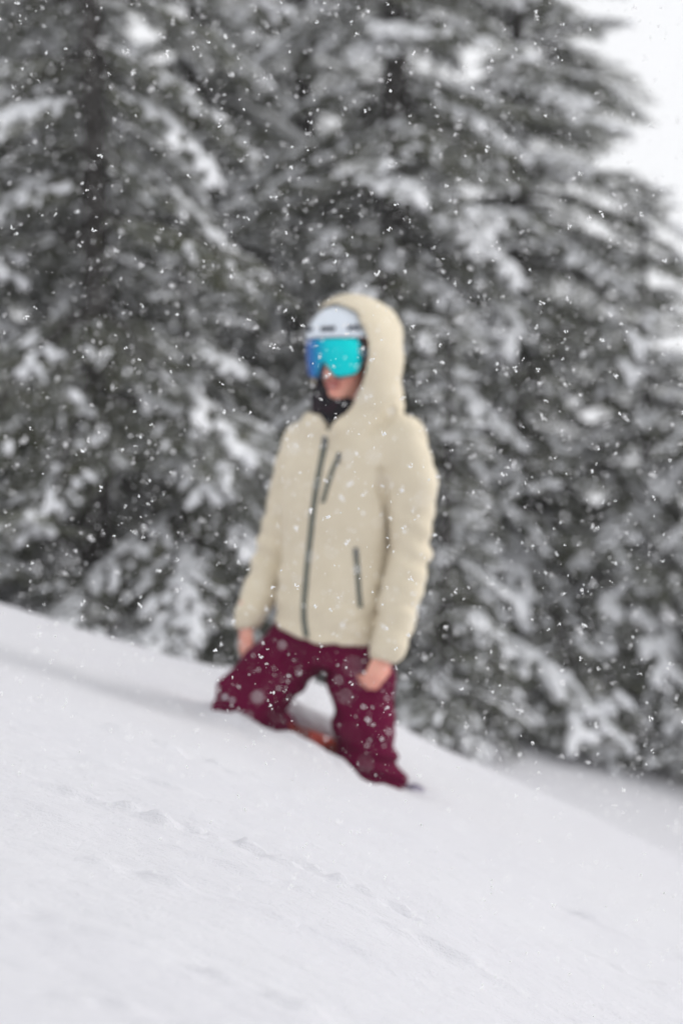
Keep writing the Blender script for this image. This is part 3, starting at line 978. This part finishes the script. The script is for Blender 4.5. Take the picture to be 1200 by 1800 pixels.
def crease(pts, r_, depth):
    C = []
    for a, b in pts:
        x, z = (a - 600) / FPX * 7.88, (900 - b) / FPX * 7.88
        y = G.front_y(x, z)
        if y is not None: C.append(np.array((x, y + depth - r_, z)))
    for a, b in zip(C[:-1], C[1:]): G.cap(a, b, r_, r_, .02, 'sub')
crease([(690, 722), (676, 738), (660, 752), (645, 768)], .012, .012)        # foot of the hood
crease([(668, 828), (671, 860), (676, 900), (682, 945)], .012, .020)        # armhole
G.displace(folds)
# hem roll
v, q = G.nets()
v = relax(v, q, 2, 0.4)
jacket = part('jacket', v, q, M['jacket'])


def zip_strip(name, pts, w, parent, lift=.003, thick=.006, m='zip'):
    pts = np.array(pts, float)
    t0 = np.linspace(0, 1, len(pts)); t1 = np.linspace(0, 1, 44)
    # smooth the hand-placed line
    px = np.interp(t1, t0, pts[:, 0]); py = np.interp(t1, t0, pts[:, 1])
    for _ in range(4):
        px[1:-1] = (px[:-2] + 2 * px[1:-1] + px[2:]) / 4; py[1:-1] = (py[:-2] + 2 * py[1:-1] + py[2:]) / 4
    C = []
    for a, b in zip(px, py):
        d = D0 - .14
        for _ in range(3):
            x, z = (a - 600) / FPX * d, (900 - b) / FPX * d
            y = GJ.front_y(x, z)
            if y is None: break
            d = y
        if y is not None: C.append((x, y, z))
    C = np.array(C)
    for _ in range(3): C[1:-1, 1] = (C[:-2, 1] + 2 * C[1:-1, 1] + C[2:, 1]) / 4
    tg = np.gradient(C, axis=0); tg /= np.linalg.norm(tg, axis=1)[:, None]
    # local surface normal from neighbours across
    nm = []
    for c, t_ in zip(C, tg):
        sd = np.array((1.0, 0, 0)) - t_ * t_[0]
        e_ = .012
        ya, yb = GJ.front_y(c[0] - e_, c[2]), GJ.front_y(c[0] + e_, c[2])
        if ya is None or yb is None: ya = yb = c[1]
        sdv = np.array((2 * e_, np.clip(yb - ya, -.02, .02), 0)); sdv /= np.linalg.norm(sdv)
        n_ = np.cross(t_, sdv); n_ *= -1 if n_[1] > 0 else 1
        nm.append((sdv, n_ / np.linalg.norm(n_)))
    V, Q = [], []
    prof = ((-w, -thick), (-w, lift), (-w * .45, lift + .0015), (-w * .25, lift + .0035), (w * .25, lift + .0035), (w * .45, lift + .0015), (w, lift), (w, -thick))
    k = len(prof)
    for c, (s_, n_) in zip(C, nm):
        for a, b in prof: V.append(c + s_ * a + n_ * b)
    for i in range(len(C) - 1):
        for j in range(k):
            j2 = (j + 1) % k
            Q.append((i * k + j, i * k + j2, (i + 1) * k + j2, (i + 1) * k + j))
    o = part(name, V, np.array(Q), M[m], parent)
    return o, C, nm


def puller(C, nm, i, parent):
    c, (s_, n_) = C[i], nm[i]
    g = Grid(c - .04, c + .04, .002)
    t_ = np.cross(s_, n_); t_ *= -1 if t_[2] > 0 else 1
    g.boxr(c + n_ * .008, (.005, .007, .002), (s_, t_, n_), .0015)
    g.boxr(c + n_ * .009 + t_ * .018, (.0028, .012, .001), (s_, t_, n_), .001, .003)
    v, q = g.nets()
    part('zip_puller', v, q, M['dark'], parent)


zo, C, nm = zip_strip('front_zip', [(575, 752), (567, 800), (557, 850), (550, 900), (546, 940), (541, 985), (537, 1030), (534, 1065), (534, 1090), (539, 1120)], .0095, jacket)
puller(C, nm, 2, zo)
zo, C, nm = zip_strip('chest_pocket_zip', [(597, 800), (586, 822), (575, 855), (567, 884)], .0075, jacket)
puller(C, nm, 1, zo)
zo, C, nm = zip_strip('hand_pocket_zip', [(625, 965), (628, 1000), (630, 1035), (633, 1068)], .0078, jacket)
puller(C, nm, 1, zo)

# --- pants
G = Grid(P(345, 1450, 0) - (0, 0.42, 0), P(760, 1050, 0) + (0, 0.42, 0), 0.0065)
G.fn(torso([(1060, 573, .150, .118, .01), (1110, 570, .158, .125, 0), (1150, 574, .160, .125, 0), (1172, 578, .150, .118, 0)]), P(420, 1190) - (0, .35, 0), P(730, 1050) + (0, .35, 0))
G.chain([P(622, 1145, -.03), P(636, 1200, -.055), P(639, 1270, -.06), P(642, 1335, -.03), P(650, 1420, .0)], [.106, .108, .099, .095, .090], .03)
G.chain([P(648, 1340, -.02), P(686, 1378, -.02), P(690, 1430, .0)], [.080, .054, .060], .03)           # cuff pulled over the boot
G.chain([P(535, 1128, .04), P(478, 1185, -.04), P(433, 1228, -.10)], [.108, .108, .092], .03)
G.cap(P(433, 1228, -.10), P(415, 1262, -.09), .095, .085, .03)
G.chain([P(433, 1235, -.10), P(470, 1285, .04), ANR], [.092, .085, .078], .03)
def pf(x, y, z):
    r = 0.004 * vnoise(x * 8, y * 8, z * 8 + 3) + 0.003 * vnoise(x * 22, y * 22, z * 30)
    lt = sstep(-.02, .02, x)
    r = r + 0.009 * np.sin(z * 105 + x * 35 + 2.2 * vnoise(x * 9, y * 9, z * 7)) * lt * np.exp(-((z + .83) / .075) ** 2)
    r = r + 0.006 * np.sin((x * .75 + z * .66) * 80 + 2.5 * vnoise(x * 8, y * 8, z * 8)) * (1 - lt) * sstep(-.47, -.60, z)
    r = r + 0.003 * np.sin((x * .5 - z) * 60 + 2 * vnoise(x * 7, y * 7, z * 7)) * lt * np.exp(-((z + .48) / .07) ** 2)
    return r
G.displace(pf)
v, q = G.nets()
v = relax(v, q, 2, 0.4)
pants = part('pants', v, q, M['pants'])
# snow stuck to the bent knee
G2 = Grid(P(340, 1300, 0) - (0, .35, 0), P(520, 1170, 0) + (0, .2, 0), .005)
for a, b, r_ in ((396, 1226, .009), (408, 1231, .006), (388, 1240, .005)):
    d = D0 - .2
    x_, z_ = (a - 600) / FPX * d, (900 - b) / FPX * d
    y_ = G.front_y(x_, z_)
    if y_: G2.ell((x_, y_, z_), (r_ * 1.3, r_ * .6, r_), None, .01)
G2.displace(lambda x, y, z: .004 * vnoise(x * 60, y * 60, z * 60))
v, q = G2.nets()
if len(v): part('snow_clump', v, q, M['snow'], pants)

# --- boots
for toe, ank in ((P(727, 1397, -.04), P(668, 1408, .0)), (ANR + (-.13, -.10, -.03), ANR + (.02, .03, -.03))):
    lo = np.minimum(toe, ank) - .14; hi = np.maximum(toe, ank) + (.14, .14, .22)
    G = Grid(lo, hi, .006)
    dv = (toe - ank); ln = np.linalg.norm(dv); dv /= ln
    G.chain([ank + (0, 0, .10), ank, ank + dv * ln * .55 + (0, 0, -.015), toe], [.062, .064, .054, .040], .03)
    G.cap(ank - dv * .05 + (0, 0, -.035), toe + (0, 0, -.035), .035, .034, .01)
    G.displace(lambda x, y, z: .004 * vnoise(x * 22, y * 22, z * 40))
    v, q = G.nets()
    part('boot', v, q, M['boot'])

# ------------------------------------------------------------------ snowboard under the snow, showing between the legs
bc = P(545, 1303, 0.13)
ax = np.array((cos(radians(-20.5)), 0, sin(radians(-20.5))))
ay = np.array((0, 1.0, 0))
az = np.cross(ax, ay)
board = empty('snowboard', bc)
tag(board, 'red snowboard half buried in the snow between the legs of the person', 'snowboard')
LB = 0.70
st = np.linspace(-1, 1, 49)
Vb, Qb = [], []
K = 8
for s in st:
    hw = 0.135 * (1 - 0.10 * (1 - s * s)) * (1 - max(0, (abs(s) - .80) / .2) ** 2.4) ** .5 + .001
    rise = 0.05 * max(0, (abs(s) - .78) / .22) ** 1.7 - 0.16 * abs(s) ** 1.6
    for a, b in ((-1, 0), (-1, .011), (-.94, .014), (.94, .014), (1, .011), (1, 0), (.94, -.003), (-.94, -.003)):
        Vb.append(ax * s * LB + ay * a * hw + az * (rise + b))
for i in range(len(st) - 1):
    for j in range(K):
        Qb.append((i * K + j, i * K + (j + 1) % K, (i + 1) * K + (j + 1) % K, (i + 1) * K + j))
Qb.append(tuple(range(K))[:4]); Qb.append((0, 3, 4, 7)); Qb.append((4, 5, 6, 7))
Qb = np.array(Qb)
mi = np.zeros(len(Qb), int)
mi[(np.arange(len(Qb)) % K == 0) | (np.arange(len(Qb)) % K == 4)] = 1
link('deck', mesh_from('deck', Vb, Qb, False, [M['board'], M['board_edge']], mi), board)
# raised near rail, the strip that catches the eye
G = Grid(-np.array((.8, .25, .45)), np.array((.8, .25, .45)), .006)
e0 = -ay * .118 + az * .022
G.boxr(e0, (.20, .010, .020), (ax, ay, az), .003)
v, q = G.nets()
M['rail'] = mat('rail_red', (0.22, 0.030, 0.022), 0.5, noise=(9, (0.68, 0.085, 0.05), 0.48, 0.56), bump=[(200, 0.1, 0.001)])
link('rail', mesh_from('rail', v, q, True, [M['rail']]), board)
for s in (-.11, .25):
    G = Grid(ax * s - .22, ax * s + .22, .007)
    c = ax * s + az * -.05
    G.boxr(c, (.08, .09, .008), (ax, ay, az), .004)
    G.boxr(c - ax * .02 + az * .05, (.02, .065, .006), (ax, ay, az), .004, .01)
    for e_ in (-1, 1):
        G.boxr(c + ay * e_ * .065 + az * .025, (.07, .005, .025), (ax, ay, az), .004, .01)
    v, q = G.nets()
    link('binding', mesh_from('binding', v, q, True, [M['binding']]), board)
# snow heaped on the deck between the legs
G = Grid(np.array((-.35, -.25, -.25)), np.array((.30, .30, .30)), .008)
G.cap(-ax * .13 + az * .055 + ay * .0, ax * .12 + az * .035 + ay * .0, .060, .050, .02)
G.cap(-ax * .12 + az * .045 + ay * .10, ax * .16 + az * .03 + ay * .10, .060, .055, .03)
G.displace(lambda x, y, z: .012 * vnoise(x * 14, y * 14, z * 14) + .005 * vnoise(x * 35, y * 35, z * 35))
v, q = G.nets()
link('snow_load', mesh_from('snow_load', v, q, True, [M['snow']]), board)

# ------------------------------------------------------------------ falling snow
NF = 125000
r = np.random.default_rng(99)
c = np.stack([r.uniform(-2.0, 2.0, NF), r.uniform(2.3, 11.0, NF), r.uniform(-1.5, 2.4, NF)], -1)
c = c[c[:, 2] > ground_z(c[:, 0], c[:, 1]) + .02]
# none inside the person
c = c[~((np.abs(c[:, 0] - 0.0) < .42) & (np.abs(c[:, 1] - 8.0) < .32) & (c[:, 2] < .75))]
size = np.clip(np.exp(r.normal(math.log(.0020), .52, len(c))), .0012, .0058)        # radius of the clump
k = np.where(size > .0040, 6, np.where(size > .0028, 4, 1))
idx = np.repeat(np.arange(len(c)), k)
n = len(idx)
off = r.normal(size=(n, 3)) * size[idx][:, None] * .42
off[k[idx] == 1] = 0
cc = c[idx] + off
a = r.normal(size=(n, 3)); a /= np.linalg.norm(a, axis=1)[:, None]
b = np.cross(a, r.normal(size=(n, 3))); b /= np.linalg.norm(b, axis=1)[:, None]
d_ = np.cross(a, b)
ra = size[idx] * r.uniform(.45, .95, n)
rb = size[idx] * r.uniform(.35, .7, n)
rt = size[idx] * np.where(k[idx] == 1, .35, .15)
tri = [(1, 0), (-.5, .866), (-.5, -.866)]
verts = [cc + a * (ra * p_)[:, None] + b * (rb * q_)[:, None] for p_, q_ in tri] + [cc + d_ * rt[:, None], cc - d_ * rt[:, None]]
V = np.stack(verts, 1).reshape(-1, 3)
o5 = (np.arange(n) * 5)[:, None]
F = np.concatenate([o5 + np.array(t_)[None] for t_ in ((0, 1, 3), (1, 2, 3), (2, 0, 3), (1, 0, 4), (2, 1, 4), (0, 2, 4))])
fs = link('falling_snow', mesh_from('falling_snow', V, F, False, [M['flake']]))
tag(fs, 'loose white snowflakes falling through the air everywhere', 'snowfall', kind='stuff')

# ------------------------------------------------------------------ snowy air
HB = 440.0
zb, zt = float(ground.bound_box[0][2]) - 1.5, max(float(ground.bound_box[6][2]), 9.0) + 1.0
Vh = [(x_, y_, z_) for x_ in (-HB, HB) for y_ in (-HB, HB) for z_ in (zb, zt)]
Fh = [(0, 1, 3, 2), (4, 6, 7, 5), (0, 4, 5, 1), (2, 3, 7, 6), (0, 2, 6, 4), (1, 5, 7, 3)]
mh = bpy.data.materials.new('haze_air'); mh.use_nodes = True
t = mh.node_tree; t.nodes.clear()
out = t.nodes.new('ShaderNodeOutputMaterial'); pv = t.nodes.new('ShaderNodeVolumePrincipled')
pv.inputs['Color'].default_value = (0.97, 0.975, 0.985, 1)
pv.inputs['Density'].default_value = 0.0012
pv.inputs['Anisotropy'].default_value = 0.2
t.links.new(pv.outputs[0], out.inputs['Volume'])
hz_ = link('haze', mesh_from('haze', np.array(Vh), np.array(Fh), False, [mh]))
tag(hz_, 'pale snowy air thinning out the far trees', 'haze', kind='stuff')
